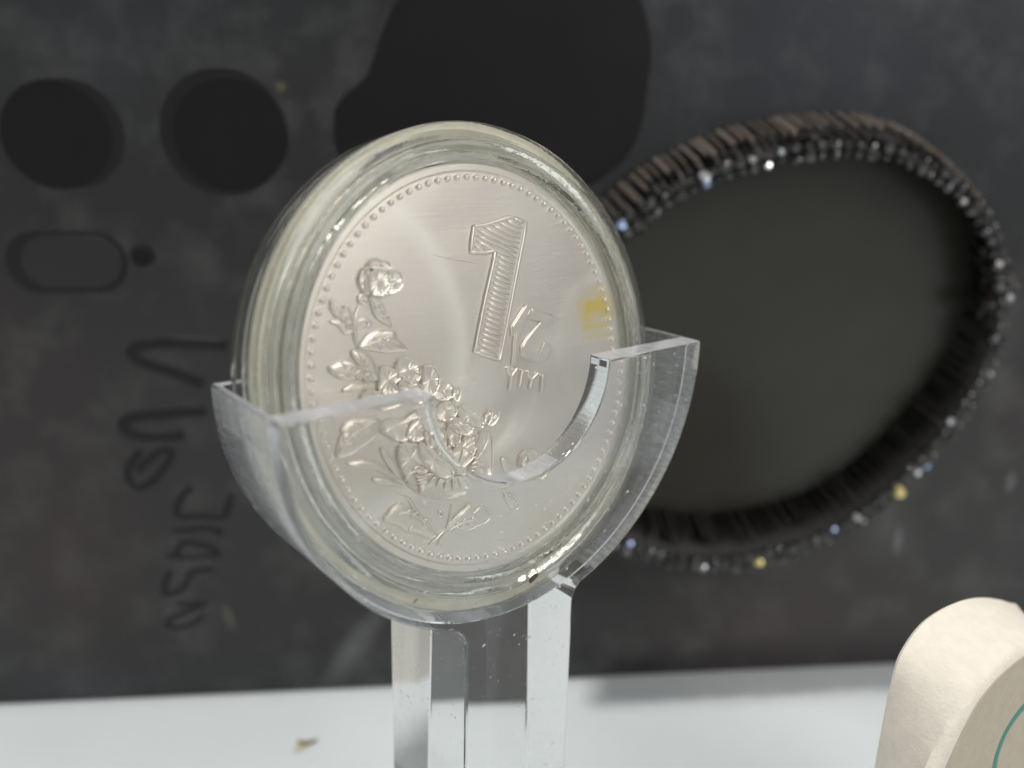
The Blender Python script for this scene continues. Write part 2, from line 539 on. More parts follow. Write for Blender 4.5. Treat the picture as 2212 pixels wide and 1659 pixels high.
# ------------------------------------------------------------------ rhinestone bracelet against the phone, also a reflection built solid
DEP = 0.30                                    # how far its near rim stands off the phone
def k3(x, y): return ((2400 + x / 1.276) * 0.54, (300 + y / 1.276) * 0.54)
def k4(x, y): return ((2400 + x / 1.276) * 0.54, (1200 + y / 1.276) * 0.54)
rim_px = [k3(300, 660), k3(480, 560), k3(760, 455), k3(1000, 405), k3(1350, 375), k3(1620, 430), k3(1800, 560), k3(1950, 700), k3(2040, 880), k3(2075, 1090),
          k4(2060, 150), k4(1970, 390), k4(1830, 620), k4(1650, 840), k4(1450, 1030), k4(1230, 1190), k4(980, 1290), k4(680, 1345), k4(400, 1345), k4(120, 1265),
          (1215, 1090), (1150, 930), (1165, 740), (1270, 560)]
rim = smooth_loop([ph(x, y, DEP).to_3d() for x, y in rim_px], 240)
rim = [Vector((p.x, -DEP * U, p.y)) for p in rim]
for _ in range(35):
    rim = [(rim[i - 1] + rim[i] * 2 + rim[(i + 1) % 240]) / 4 for i in range(240)]
cen = sum(rim, Vector()) / len(rim)
brace = tag(empty("reflected_rhinestone_bracelet", PM @ Matrix.Translation((cen.x, 0, cen.z))), "oval bracelet of smoky rhinestones on a ribbed band, a reflection built solid against the dark phone", "bracelet")
rim = [Vector((p.x - cen.x, p.y, p.z - cen.z)) for p in rim]
def outward(i):
    t = (rim[(i + 1) % 240] - rim[i - 1]).normalized()
    n = Vector((t.z, 0, -t.x))
    return n if n.dot(rim[i]) > 0 else -n
SHEAR = Vector((-0.03, 0, 0.20)) * U            # the band leans: its far edge sits higher
# band: a thin wall from the phone to the rim
V, Fc = [], []
for i in range(240):
    o = outward(i)
    for w, y in ((0.0, 0.0), (0.0, -DEP * U * 0.92), (-0.00055, -DEP * U * 0.92), (-0.00055, 0.0)):
        V.append(Vector((rim[i].x, y, rim[i].z)) + o * w + SHEAR * (1 + y / (DEP * U)))
for i in range(240):
    j = (i + 1) % 240
    for k in range(4):
        Fc.append((i * 4 + k, j * 4 + k, j * 4 + (k + 1) % 4, i * 4 + (k + 1) % 4))
obj("reflected_band", V, Fc, M_BAND, brace)
rib_me = []
for kk in range(3):
    w = 0.00014 + 0.00010 * kk
    v, f = boxm(-w, w, -DEP * U * 0.86, -0.0004, -0.00028, 0.00028)
    bm = bmesh.new()
    vv = [bm.verts.new(x) for x in v]
    for q in f:
        bm.faces.new([vv[i] for i in q])
    bmesh.ops.recalc_face_normals(bm, faces=bm.faces)
    bmesh.ops.bevel(bm, geom=bm.edges[:], offset=0.0001, segments=1, affect='EDGES')
    me = bpy.data.meshes.new("rib")
    bm.to_mesh(me)
    bm.free()
    me.materials.append(M_RIB)
    rib_me.append(me)
rib_in = []
for me in rib_me:
    me2 = me.copy()
    me2.materials.clear()
    me2.materials.append(M_BANDRIB)
    rib_in.append(me2)
perim = [0]
for i in range(240):
    perim.append(perim[-1] + (rim[(i + 1) % 240] - rim[i]).length)
def at_len(s):
    s %= perim[-1]
    for i in range(240):
        if perim[i + 1] >= s:
            f = (s - perim[i]) / (perim[i + 1] - perim[i])
            return rim[i].lerp(rim[(i + 1) % 240], f), i
    return rim[0], 0
s = 0
while s < perim[-1]:
    p, i = at_len(s)
    o = outward(i)
    me = random.choice(rib_me)
    for side, d in ((1, 0.0002), (-1, -0.00075)):
        if side > 0 and o.z < -0.1:
            continue
        r = bpy.data.objects.new("rib", me if side > 0 else random.choice(rib_in))
        col.objects.link(r)
        r.parent = brace
        ang = math.atan2(o.x, o.z)
        q = p + o * d
        r.matrix_local = Matrix.Translation((q.x + SHEAR.x, random.uniform(-0.0002, 0.0002), q.z + SHEAR.z)) @ Matrix(((1, SHEAR.x / (DEP * U), 0, 0), (0, 1, 0, 0), (0, SHEAR.z / (DEP * U), 1, 0), (0, 0, 0, 1))) @ Matrix.Rotation(ang + random.uniform(-0.2, 0.2), 4, 'Y') @ Matrix.Scale(random.uniform(0.72, 1.04), 4, (0, 1, 0))
    s += random.uniform(0.0006, 0.0014)
# stones: small brilliant-cut shapes, three sizes
stone_me = []
for kk in range(3):
    r = (0.00042, 0.00052, 0.00064)[kk]
    V = [Vector((0, -r * 0.75, 0))]
    for ring, (rr, y, a0) in enumerate(((0.55, -0.7, 0), (1.0, -0.12, pi / 8), (0.0, 0.9, 0))):
        if rr == 0:
            V.append(Vector((0, y * r, 0)))
        else:
            V += [Vector((rr * r * cos(2 * pi * k / 8 + a0), y * r, rr * r * sin(2 * pi * k / 8 + a0))) for k in range(8)]
    Fc = [tuple(1 + k for k in range(8))]
    for k in range(8):
        k2 = (k + 1) % 8
        Fc += [(1 + k, 1 + k2, 9 + k), (1 + k2, 9 + k2, 9 + k), (9 + k, 9 + k2, 17)]
    V = V[1:]
    Fc = [tuple(i - 1 for i in q) for q in Fc]
    me = bpy.data.meshes.new("rhinestone")
    me.from_pydata([tuple(v) for v in V], [], Fc)
    me.materials.append(M_STONE)
    stone_me.append(me)
glint_me = []
for colr in ((0.9, 0.9, 0.95), (0.9, 0.9, 0.95), (0.55, 0.65, 1.0), (1.0, 0.8, 0.35)):
    me = stone_me[2].copy()
    me.materials.clear()
    me.materials.append(plain("rhinestone_glint", colr, 0.12, 1.0, 0, 800, 0.05))
    glint_me.append(me)
s, n_st = 0, 0
while s < perim[-1] and n_st < 290:
    p, i = at_len(s)
    o = outward(i)
    for row in (-0.6, 0.6):
        q = p + o * (row * 0.00082 + random.uniform(-0.00012, 0.00012))
        r = bpy.data.objects.new("rhinestone", random.choice(stone_me if random.random() > 0.09 else glint_me))
        col.objects.link(r)
        r.parent = brace
        r.matrix_local = (Matrix.Translation((q.x, -DEP * U * (0.99 - 0.05 * abs(row)) + random.uniform(-0.0002, 0.0001), q.z))
                          @ Matrix.Rotation(random.uniform(-0.7, 0.7), 4, 'X') @ Matrix.Rotation(random.uniform(0, 1), 4, 'Y') @ Matrix.Rotation(random.uniform(-0.7, 0.7) + row * 0.3, 4, 'Z') @ Matrix.Scale(random.uniform(0.6, 1.35), 4))
        n_st += 1
    s += random.uniform(0.0011, 0.0015)
inner = [tuple((p - outward(i) * 0.0006 + SHEAR).xz) for i, p in enumerate(rim)]
obj("inner_disc", *prism(inner, -0.0004, 0.00005, 0.0001), M_OLIVE, brace)

# ------------------------------------------------------------------ acrylic stand
YAW = 0.6853
SW = Matrix.Rotation(YAW, 4, 'Z')
STM = SW @ Matrix.Translation((0.02 * U, 0, 0))
# stand-local frame: x width, y away, z up, on the table; the capsule's centre stands at (0, 0, CZ)
CZ = 3.83 - 0.969
YF, YB = -2.3194 + 1.9465, -1.7382 + 1.9465   # front and back face
DZ = CZ - 0.306
ZT, ZC, RO = 0.3592 + DZ, 0.3316 + DZ, 1.02
WS, RCUT, FIL = 0.2874, 0.4308, 0.09
TF, TB = 0.115, 0.05
def outline():
    pts = []
    a_top = math.asin((ZT - ZC) / RO)
    # fillet between the round outside and the stem
    xf = WS + FIL
    zf = ZC - math.sqrt((RO + FIL) ** 2 - xf ** 2)
    a_end = math.atan2(zf - ZC, xf)
    N = 64
    for k in range(N + 1):
        a = a_top + (a_end - a_top) * k / N
        pts.append((RO * cos(a), ZC + RO * sin(a)))
    a0 = math.atan2(ZC - zf, -xf)
    for k in range(1, 9):
        a = a0 + (pi - a0) * k / 8
        pts.append((xf + FIL * cos(a), zf + FIL * sin(a)))
    pts.append((WS, 0.30))
    left = [(-x, z) for x, z in reversed(pts)]
    return pts + left
def mesh_obj_tmp(V, Fc):
    return obj("temporary_cutter", [Vector(v) * U for v in V], Fc, M_ACRYLIC, smooth=False)
body = mesh_obj_tmp(*prism(outline(), YF, YB))
RP = 1.003                                     # pocket for the capsule
def ucut(R, zc, n=72):
    p = [(R * cos(pi + pi * k / n), zc + R * sin(pi + pi * k / n)) for k in range(n + 1)]
    return p + [(R, ZT + 1), (-R, ZT + 1)]
pocket_c = ZC - 0.0
pk = [(RP * 0.99 * cos(pi + pi * k / 96), CZ + RP * 0.99 * sin(pi + pi * k / 96)) for k in range(97)]
pk = pk + [(RP * 0.99, ZT + 1), (-RP * 0.99, ZT + 1)]
c_1 = mesh_obj_tmp(*prism(pk, YF + TF, YB - TB))
c_2 = mesh_obj_tmp(*prism(ucut(RCUT, ZT), YF - 1, YB + 1))
for c in (c_1, c_2):
    md = body.modifiers.new("cut", 'BOOLEAN')
    md.operation = 'DIFFERENCE'
    md.solver = 'EXACT'
    md.object = c
bv = body.modifiers.new("edge", 'BEVEL')
bv.width = 0.011 * U
bv.segments = 2
bv.limit_method = 'ANGLE'
bv.angle_limit = radians(40)
bpy.context.view_layer.update()
dg = bpy.context.evaluated_depsgraph_get()
me = bpy.data.meshes.new_from_object(body.evaluated_get(dg))
for o in (body, c_1, c_2):
    bpy.data.objects.remove(o, do_unlink=True)
stand = tag(empty("coin_stand", STM), "clear acrylic stand with a round cradle on a square stem, holding the encased coin", "coin stand")
me.materials.clear()
me.materials.append(M_ACRYLIC)
me.materials.append(M_EDGE)
me.materials.append(M_TOP)
for p in me.polygons:
    n = p.normal
    p.material_index = 0
    r = math.hypot(p.center.x / U, p.center.z / U - ZC)
    if abs(n.y) < 0.5 and (r > RO - 0.02 or n.z > 0.9) and p.center.z / U > ZC - 0.93:
        p.material_index = 2 if n.z > 0.9 else 1
cr = bpy.data.objects.new("cradle", me)
col.objects.link(cr)
cr.parent = stand
bmx = bmesh.new()
bmx.from_mesh(me)
for e in bmx.edges:
    e.smooth = e.calc_face_angle(0) < radians(25)
for f in bmx.faces:
    f.smooth = max(abs(f.normal.x), abs(f.normal.y), abs(f.normal.z)) < 0.995
bmx.to_mesh(me)
bmx.free()
bs = obj("base_plate", *prism([(x * U, z * U) for x, z in rrect(-0.5, 0.5, -0.42, 0.42, 0.06)], -0.301 * U, 0.0, 0.02 * U), M_ACRYLIC, stand, smooth=False)
bs.matrix_local = Matrix.Translation((0, (YF + YB) / 2 * U, 0)) @ Matrix.Rotation(radians(-90), 4, 'X')

# ------------------------------------------------------------------ capsule and coin
LEAN, DYAW = 0.1672, 0.0221
RS = 0.988
CM = SW @ Matrix.Translation((0.035 * U, 0, CZ * U)) @ Matrix.Rotation(DYAW, 4, 'Z') @ Matrix.Rotation(-LEAN, 4, 'X')
capsule = tag(empty("coin_capsule", CM), "round clear plastic capsule with pale yellow rim enclosing the coin", "coin capsule")
front = [(0, -0.093), (0.836, -0.093), (0.842, -0.099), (0.858, -0.102), (0.866, -0.097), (0.876, -0.090), (0.890, -0.096), (0.904, -0.099), (0.912, -0.092), (0.926, -0.086), (0.934, -0.090),
         (0.960, -0.088), (0.980, -0.078), (RS, -0.060), (RS, -0.008), (0.984, 0.0), (0.978, -0.040), (0.928, -0.044), (0.922, -0.006), (0.906, -0.004), (0.902, -0.050), (0.884, -0.052), (0.878, -0.010), (0.850, -0.012), (0.844, -0.081), (0, -0.081)]
back = [(0, 0.125), (0.85, 0.125), (0.87, 0.138), (0.90, 0.140), (0.92, 0.128), (0.955, 0.128), (0.975, 0.142), (RS - 0.004, 0.146), (RS, 0.135), (RS, 0.090), (0.972, 0.082), (0.972, 0.050), (RS, 0.042), (RS, 0.010), (0.984, 0.002),
        (0.978, 0.040), (0.894, 0.060), (0.86, 0.07), (0, 0.07)]
gask = [(0.944, -0.026), (0.954, -0.034), (0.970, -0.032), (0.974, 0.0), (0.970, 0.032), (0.944, 0.030)]
refr_ring = [(0.834, 0.022), (0.930, 0.018), (0.930, 0.034), (0.834, 0.038)]  # added ring, its pale grey stands in for light refracted in the rim
sc3 = lambda pr: [(r * U, y * U) for r, y in pr]
for nm, pr, mt in (("front_shell", front, (M_CAPSULE, M_RIM)), ("back_shell", back, (M_CAPSULE, M_RIM)), ("gasket_ring", gask, M_GASKET), ("refraction_ring", refr_ring, M_REFRACT)):
    o = obj(nm, *revolve(sc3(pr), 256), mt, capsule)
    if "shell" in nm:
        for p in o.data.polygons:
            p.material_index = 1 if math.hypot(p.center.x, p.center.z) > 0.842 * U else 0
    b = bmesh.new()
    b.from_mesh(o.data)
    for e in b.edges:
        e.smooth = e.calc_face_angle(0) < radians(38)
    b.to_mesh(o.data)
    b.free()

coin = tag(empty("coin", CM), "silver coin struck with 1 亿 YIYI, peony flowers and a ring of beads", "coin")
Y0 = -0.046                                   # coin face, in front of the capsule's mid plane
prof = [(0, Y0), (0.792, Y0), (0.800, Y0 - 0.008), (0.822, Y0 - 0.008), (0.828, Y0), (0.828, 0.02), (0.0, 0.02)]
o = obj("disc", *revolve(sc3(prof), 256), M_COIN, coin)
b = bmesh.new()
b.from_mesh(o.data)
for e in b.edges:
    e.smooth = e.calc_face_angle(0) < radians(30)
b.to_mesh(o.data)
b.free()

RB, NB = 0.7714, 102
bm = bmesh.new()
bmesh.ops.create_uvsphere(bm, u_segments=10, v_segments=8, radius=0.0135 * U)
bead_me = bpy.data.meshes.new("bead")
bm.to_mesh(bead_me)
bm.free()
bead_me.materials.append(M_RELIEF)
bead_me.polygons.foreach_set('use_smooth', [True] * len(bead_me.polygons))
for k in range(NB):
    a = 2 * pi * (k + 0.3) / NB
    r = bpy.data.objects.new("bead", bead_me)
    col.objects.link(r)
    r.parent = coin
    r.matrix_local = Matrix.Translation((RB * cos(a) * U, (Y0 - 0.002) * U, RB * sin(a) * U)) @ Matrix.Rotation(-a, 4, 'Y')

# pixel -> coin face
CMi = CM.inverted()
CP = CM @ Vector((0, (Y0 - 0.010) * U, 0)) / U
CN = (CM.to_3x3() @ Vector((0, 1, 0))).normalized()
def in_plate(x, y):
    """is the coin seen through the stand's front plate at this pixel"""
    if x < 930:
        return y > 915 - (x - 577) * 0.19
    return ((x - 1112) / 200.0) ** 2 + ((y - 815) / 235.0) ** 2 > 1 and y > 800
def coinpt(px, py, shift=(0, 0)):
    q = cast(px - shift[0], py - shift[1], CP, CN)
    q = CMi @ (q * U)
    return Vector((q.x, q.z))
def T5(p): return ((1300 + p[0] / 3.318) * 0.54, (1000 + p[1] / 3.318) * 0.54)
def T6(p): return ((1300 + p[0] / 2.553) * 0.54, (1350 + p[1] / 2.553) * 0.54)
def T7(p): return ((1300 + p[0] / 2.765) * 0.54, (1650 + p[1] / 2.765) * 0.54)
def T8(p): return ((1850 + p[0] / 3.318) * 0.54, (1150 + p[1] / 3.318) * 0.54)
def TA(p): return ((1150 + p[0] / 1.475) * 0.54, (600 + p[1] / 1.475) * 0.54)
def TB_(p): return ((1150 + p[0] / 1.475) * 0.54, (1400 + p[1] / 1.475) * 0.54)
CAPS = (6, 2)                                  # the capsule window moves what lies behind it a little
def to_coin(tf, pts):
    P = [tf(p) for p in pts]
    c = (sum(p[0] for p in P) / len(P), sum(p[1] for p in P) / len(P))
    s = (CAPS[0] + 17, CAPS[1] + 5) if in_plate(*c) else CAPS
    return [coinpt(x, y, s) for x, y in P]

def relief(name, outline2, h, style='leaf', lift=0.0, veins=(), scal=0.0, n=84, stria=0):
    P = smooth_loop([p.to_3d() for p in outline2], n)
    P = [Vector((p.x, p.y)) for p in P]
    c = sum(P, Vector((0, 0))) / n
    if scal:
        ph0 = c.x * 9000
        P = [c + (p - c) * (1 + scal * (sin(i * 0.85 + ph0) * (0.4 + 0.6 * sin(i * 0.21 + ph0)) + 0.5 * sin(i * 1.9))) for i, p in enumerate(P)]
    spoke = [random.uniform(-1, 1) for _ in range(n)]
    h *= 0.85
    hh, y0 = h * U, Y0 * U
    prof = {'leaf': ((1, -0.15), (0.985, 0.30), (0.93, 0.62), (0.8, 0.86), (0.55, 1.0), (0.25, 0.92)),
            'petal': ((1, -0.15), (0.98, 0.80), (0.945, 1.0), (0.90, 0.66), (0.62, 0.42), (0.3, 0.56)),
            'flat': ((1, -0.15), (0.985, 0.8), (0.94, 1.0), (0.8, 1.0), (0.5, 1.0), (0.25, 1.0))}[style]
    V, Fc = [], []
    for s, f in prof:
        for i, p in enumerate(P):
            q = c + (p - c) * s
            e = f
            if stria and 0.2 < s < 0.96:
                e += 0.13 * spoke[i] * (0.3 + 0.7 * s)
            V.append(Vector((q.x, y0 - (hh * e + (lift * U if f > 0 else 0)), q.y)))
    V.append(Vector((c.x, y0 - hh * prof[-1][1] - lift * U, c.y)))
    m = len(prof)
    for k in range(m - 1):
        for i in range(n):
            j = (i + 1) % n
            Fc.append((k * n + i, k * n + j, (k + 1) * n + j, (k + 1) * n + i))
    for i in range(n):
        Fc.append(((m - 1) * n + i, (m - 1) * n + (i + 1) % n, m * n))
    parts = [(V, Fc)]
    if style != 'flat':
        k0 = 0.97
        rimp = [Vector(((c + (p - c) * k0).x, y0 - (hh * 0.9 if style == 'petal' else hh * 0.45) - lift * U, (c + (p - c) * k0).y)) for p in P]
        rimp.append(rimp[0].copy())
        parts.append(tube(rimp, 0.0046 * U, 5))
    for v in veins:
        pts = smooth_loop([p.to_3d() for p in v], 14, False)
        pts = [Vector((p.x, y0 - (h * 0.95 + lift) * U, p.y)) for p in pts]
        parts.append(tube(pts, 0.0055 * U, 6, 0.3))
    o_ = obj(name, *join(*parts), M_RELIEF, coin)
    if style == 'petal':
        bb = bmesh.new()
        bb.from_mesh(o_.data)
        for e_ in bb.edges:
            e_.smooth = e_.calc_face_angle(0) < radians(32)
        bb.to_mesh(o_.data)
        bb.free()
    return o_
def ridge(name, tf, pts, r, parent=None, taper=0.3, n=24, lift=0.0):
    P = smooth_loop([p.to_3d() for p in to_coin(tf, pts)], n, False)
    P = [Vector((p.x, (Y0 - r * 0.35 - lift) * U, p.y)) for p in P]
    return obj(name, *tube(P, r * U, 8, taper), M_RELIEF, parent or coin)
def leaf(tf, pts, h=0.014, veins=(), lift=0.0, **kw):
    veins = [list(v) for v in veins]
    if veins and len(veins[0]) > 2:                # side veins off the midrib
        mid = [Vector(p) for p in veins[0]]
        L = (mid[-1] - mid[0]).length
        for t in (0.28, 0.5, 0.7):
            k = t * (len(mid) - 1)
            i = min(int(k), len(mid) - 2)
            p, d = mid[i].lerp(mid[i + 1], k - i), (mid[i + 1] - mid[i]).normalized()
            n_ = Vector((-d.y, d.x))
            for sg in (-1, 1):
                veins.append([tuple(p), tuple(p + (d * 0.06 + n_ * sg * 0.06) * L), tuple(p + (d * 0.15 + n_ * sg * 0.10) * L)])
    return relief("leaf", to_coin(tf, pts), h, 'leaf', lift, [to_coin(tf, v) for v in veins], **kw)
def petal(tf, pts, h=0.013, lift=0.0, scal=0.04, stria=1.9, **kw):
    return relief("petal", to_coin(tf, pts), h, 'petal', lift, (), scal, stria=stria, **kw)

# the numeral
num = [(1115, 455), (1180, 448), (1240, 430), (1333, 398), (1425, 432), (1352, 811), (1270, 1245), (1119, 1196), (1180, 890), (1247, 595), (1190, 612), (1098, 608), (1103, 540)]
np2 = to_coin(TA, num)
def thick_loop(name, P, r, mat, closed=True):
    Q = [Vector((p.x, (Y0 - r * 0.3) * U, p.y)) for p in P]
    dense = []
    for i in range(len(Q)):
        a, b2 = Q[i], Q[(i + 1) % len(Q)]
        for k in range(6):
            dense.append(a.lerp(b2, k / 6))
    if closed:
        dense.append(dense[0].copy())
    return obj(name, *tube(dense, r * U, 6), mat, coin)
poly = [tuple(p) for p in np2]
V, Fc = prism(poly, (Y0 - 0.006) * U, (Y0 + 0.002) * U, 0.002 * U)
numeral = obj("numeral", V, Fc, M_RELIEF, coin, smooth=False)
thick_loop("numeral_border", np2, 0.0100, M_RELIEF)
def inside_spans(P, z):
    xs = []
    for i in range(len(P)):
        a, b2 = P[i], P[(i + 1) % len(P)]
        if (a.y - z) * (b2.y - z) < 0:
            xs.append(a.x + (b2.x - a.x) * (z - a.y) / (b2.y - a.y))
    return sorted(xs)
bdir = (np2[6] - np2[7]).normalized()
bnor = Vector((-bdir.y, bdir.x))
nq = [Vector((p.dot(bdir), p.dot(bnor))) for p in np2]
zlo, zhi = min(p.y for p in nq), max(p.y for p in nq)
nb = 27
for k in range(nb):
    z = zlo + (zhi - zlo) * (k + 0.6) / nb
    xs = inside_spans(nq, z)
    for a, b2 in zip(xs[::2], xs[1::2]):
        a, b2 = a + 0.014 * U, b2 - 0.014 * U
        if b2 - a > 0.03 * U:
            path = [bdir * (a + (b2 - a) * t / 5) + bnor * z for t in range(6)]
            path = [Vector((q.x, (Y0 - 0.0075) * U, q.y)) for q in path]
            obj("numeral_bar", *tube(path, 0.0088 * U, 6, 0.05), M_RELIEF, coin)
# the character and the letters under it
yi = [(930, 310), (1220, 388), (1225, 470), (1060, 640), (960, 760), (905, 830), (930, 870), (1050, 900), (1090, 830), (1125, 745), (1190, 790), (1190, 860), (1150, 960), (1070, 1000), (960, 990), (880, 950), (820, 880), (820, 790), (870, 700), (1090, 462), (905, 400)]
ren = [(865, 245), (925, 295), (850, 420), (800, 520), (790, 640), (770, 900), (760, 1050), (695, 1035), (715, 750), (735, 600), (690, 660), (685, 525)]
for pts in (yi, ren):
    P = to_coin(T8, pts)
    obj("character_stroke", *prism([tuple(p) for p in P], (Y0 - 0.015) * U, (Y0 + 0.002) * U, 0.004 * U), M_RELIEF, coin, smooth=False)
    thick_loop("character_edge", P, 0.0080, M_RELIEF)
for pts in ([(625, 1065), (650, 1130), (672, 1200), (660, 1390)], [(757, 1080), (715, 1140), (675, 1195)], [(827, 1100), (805, 1220), (782, 1350)],
            [(895, 1115), (915, 1170), (945, 1235), (922, 1370)], [(1032, 1150), (990, 1190), (950, 1235)], [(1092, 1160), (1088, 1290), (1080, 1420)]):
    ridge("letter", T8, pts, 0.0115, taper=0.06)

def TP(p): return p
ridge("scratch", TP, [(945, 552), (975, 560), (1010, 565), (1042, 572)], 0.0034)
# upper bud
petal(T5, [(915, 330), (960, 290), (1020, 300), (1060, 370), (1060, 480), (990, 560), (880, 600), (780, 620), (860, 520), (890, 420)], 0.012)
petal(T5, [(595, 200), (640, 140), (700, 125), (780, 150), (860, 165), (895, 210), (890, 260), (800, 265), (700, 255), (610, 245)], 0.018)
petal(T5, [(490, 340), (540, 250), (600, 250), (600, 340), (580, 420), (580, 500), (590, 600), (520, 540), (480, 440)], 0.015)
petal(T5, [(615, 320), (680, 270), (760, 265), (865, 285), (880, 400), (860, 520), (770, 610), (650, 610), (590, 500), (590, 380)], 0.019, 0.004)
for pts in ([(870, 460), (930, 380)], [(885, 500), (960, 430)], [(870, 530), (950, 490)], [(800, 605), (890, 585)], [(750, 630), (840, 628)]):
    ridge("petal_line", T5, pts, 0.006, n=8, lift=0.010)
ridge("curl", T5, [(610, 620), (560, 600), (500, 620), (490, 680), (540, 715), (580, 690), (560, 655)], 0.009)
leaf(T5, [(625, 640), (700, 650), (790, 720), (840, 830), (880, 930), (930, 1030), (850, 990), (740, 930), (680, 840), (650, 740)], 0.015, ([(640, 650), (760, 790), (900, 1000)],))
leaf(T5, [(110, 670), (170, 690), (240, 760), (290, 815), (320, 750), (380, 830), (415, 940), (410, 1070), (340, 1030), (250, 950), (160, 880), (112, 790)], 0.015, ([(130, 690), (260, 900), (400, 1070)], [(150, 850), (210, 880), (280, 950)]))
leaf(T5, [(100, 955), (170, 940), (290, 975), (360, 1040), (405, 1090), (300, 1120), (240, 1050), (190, 1000)], 0.012)
ridge("stem", T5, [(490, 730), (445, 880), (430, 1050), (440, 1200), (470, 1330)], 0.009)
ridge("curl", T5, [(440, 1030), (480, 970), (550, 940), (615, 960), (630, 1000), (590, 1030), (560, 1010)], 0.0085)
leaf(T5, [(480, 1300), (560, 1180), (650, 1100), (780, 1065), (970, 1090), (1000, 1180), (1060, 1230), (1140, 1340), (1000, 1360), (850, 1370), (650, 1340), (520, 1320)], 0.012,
     ([(500, 1310), (580, 1280), (720, 1235), (860, 1240), (1010, 1290)], [(800, 1200), (900, 1160), (990, 1190)], [(660, 1200), (800, 1080)], [(720, 1270), (780, 1340)], [(890, 1280), (940, 1330)]))
leaf(T6, [(300, 145), (350, 140), (440, 170), (510, 230), (560, 320), (575, 430), (540, 440), (440, 390), (370, 280), (310, 200)], 0.016, ([(340, 150), (430, 270), (480, 400)],))
leaf(T6, [(60, 320), (120, 270), (210, 235), (310, 250), (370, 310), (440, 380), (545, 455), (400, 425), (230, 430), (130, 400)], 0.015, ([(70, 335), (250, 360), (400, 400), (545, 460)], [(180, 250), (240, 320)], [(140, 405), (240, 385)]))
leaf(T6, [(210, 550), (300, 490), (410, 500), (340, 540), (250, 555)], 0.011)
# upper open flower
petal(T6, [(470, 640), (540, 565), (640, 585), (760, 620), (800, 690), (640, 740), (520, 700)], 0.011)
petal(T6, [(1190, 470), (1240, 430), (1300, 460), (1345, 520), (1340, 600), (1250, 650), (1150, 620)], 0.010)
petal(T6, [(1340, 530), (1400, 510), (1410, 580), (1380, 660), (1330, 640)], 0.009)
petal(T6, [(755, 270), (830, 205), (910, 235), (985, 290), (1000, 370), (990, 430), (900, 470), (800, 420), (755, 340)], 0.012)
petal(T6, [(585, 320), (640, 305), (755, 350), (790, 420), (740, 480), (760, 560), (640, 590), (570, 540), (570, 420)], 0.013)
petal(T6, [(1020, 300), (1070, 295), (1130, 300), (1180, 380), (1190, 450), (1160, 560), (1090, 620), (1020, 580), (1005, 450)], 0.013, 0.002)
petal(T6, [(770, 470), (830, 430), (900, 445), (970, 470), (1000, 560), (960, 640), (850, 640), (770, 560)], 0.014, 0.004)
for k in range(5):
    ridge("petal_line", T6, [(1110 + 8 * k, 600 + 10 * k), (1180 + 12 * k, 570 + 12 * k), (1225 + 8 * k, 560 + 14 * k)], 0.005, n=8, lift=0.008)
# leaves beside the large flower
leaf(T6, [(205, 950), (260, 870), (350, 830), (590, 825), (600, 900), (560, 1000), (500, 1060), (430, 1110), (300, 1195), (165, 1215), (190, 1050), (240, 960)], 0.013,
     ([(170, 1200), (300, 1010), (590, 840)], [(330, 870), (420, 885)], [(230, 1080), (310, 1030)]))
leaf(T6, [(270, 1285), (380, 1245), (490, 1255), (600, 1290), (700, 1360), (780, 1430), (700, 1400), (560, 1340), (420, 1330)], 0.014)
leaf(T6, [(610, 1130), (680, 1180), (750, 1270), (790, 1330), (800, 1430), (720, 1340), (650, 1240)], 0.012)
leaf(T6, [(530, 1440), (620, 1430), (720, 1455), (830, 1510), (740, 1500), (600, 1490)], 0.012)
# large peony, outer petals first
petal(T6, [(590, 920), (640, 860), (720, 840), (830, 840), (950, 760), (1000, 780), (990, 860), (900, 960), (880, 1030), (780, 1060), (680, 1000), (600, 960)], 0.010)
petal(T6, [(1580, 1040), (1620, 970), (1670, 960), (1730, 1000), (1740, 1150), (1730, 1400), (1640, 1440), (1480, 1400), (1560, 1250)], 0.009)
petal(T6, [(860, 1430), (950, 1390), (1100, 1380), (1280, 1430), (1420, 1410), (1500, 1500), (1440, 1600), (1260, 1640), (1060, 1610), (920, 1540)], 0.009)
petal(T6, [(930, 850), (1000, 850), (1050, 900), (1060, 1000), (960, 1060), (870, 1010)], 0.011)
petal(T6, [(1150, 750), (1210, 685), (1290, 665), (1350, 690), (1370, 780), (1300, 850), (1180, 850)], 0.010)
petal(T6, [(1385, 720), (1450, 680), (1530, 720), (1600, 780), (1640, 850), (1630, 930), (1520, 900), (1420, 850), (1380, 790)], 0.010)
petal(T6, [(1265, 860), (1310, 820), (1390, 840), (1460, 870), (1510, 880), (1530, 950), (1450, 1010), (1330, 960)], 0.012, 0.002)
petal(T6, [(1640, 850), (1690, 750), (1720, 740), (1730, 790), (1690, 900)], 0.011)
petal(T6, [(1700, 830), (1787, 770), (1790, 830), (1740, 900), (1680, 910)], 0.011)
petal(T6, [(800, 1110), (840, 1065), (920, 1080), (980, 1090), (1000, 1200), (1080, 1330), (1060, 1370), (940, 1370), (860, 1410), (800, 1310), (780, 1180)], 0.012, 0.002)
petal(T6, [(1270, 940), (1320, 910), (1380, 930), (1400, 1020), (1370, 1110), (1290, 1100)], 0.012, 0.004)
petal(T6, [(1140, 960), (1190, 935), (1235, 960), (1250, 1040), (1230, 1130), (1160, 1120)], 0.012, 0.005)
petal(T6, [(1045, 980), (1080, 950), (1110, 1000), (1120, 1110), (1070, 1110)], 0.011, 0.005)
petal(T6, [(1250, 1225), (1310, 1180), (1350, 1100), (1420, 1080), (1430, 1030), (1500, 1020), (1550, 985), (1560, 1100), (1520, 1230), (1440, 1320), (1340, 1370), (1270, 1330)], 0.014, 0.006)
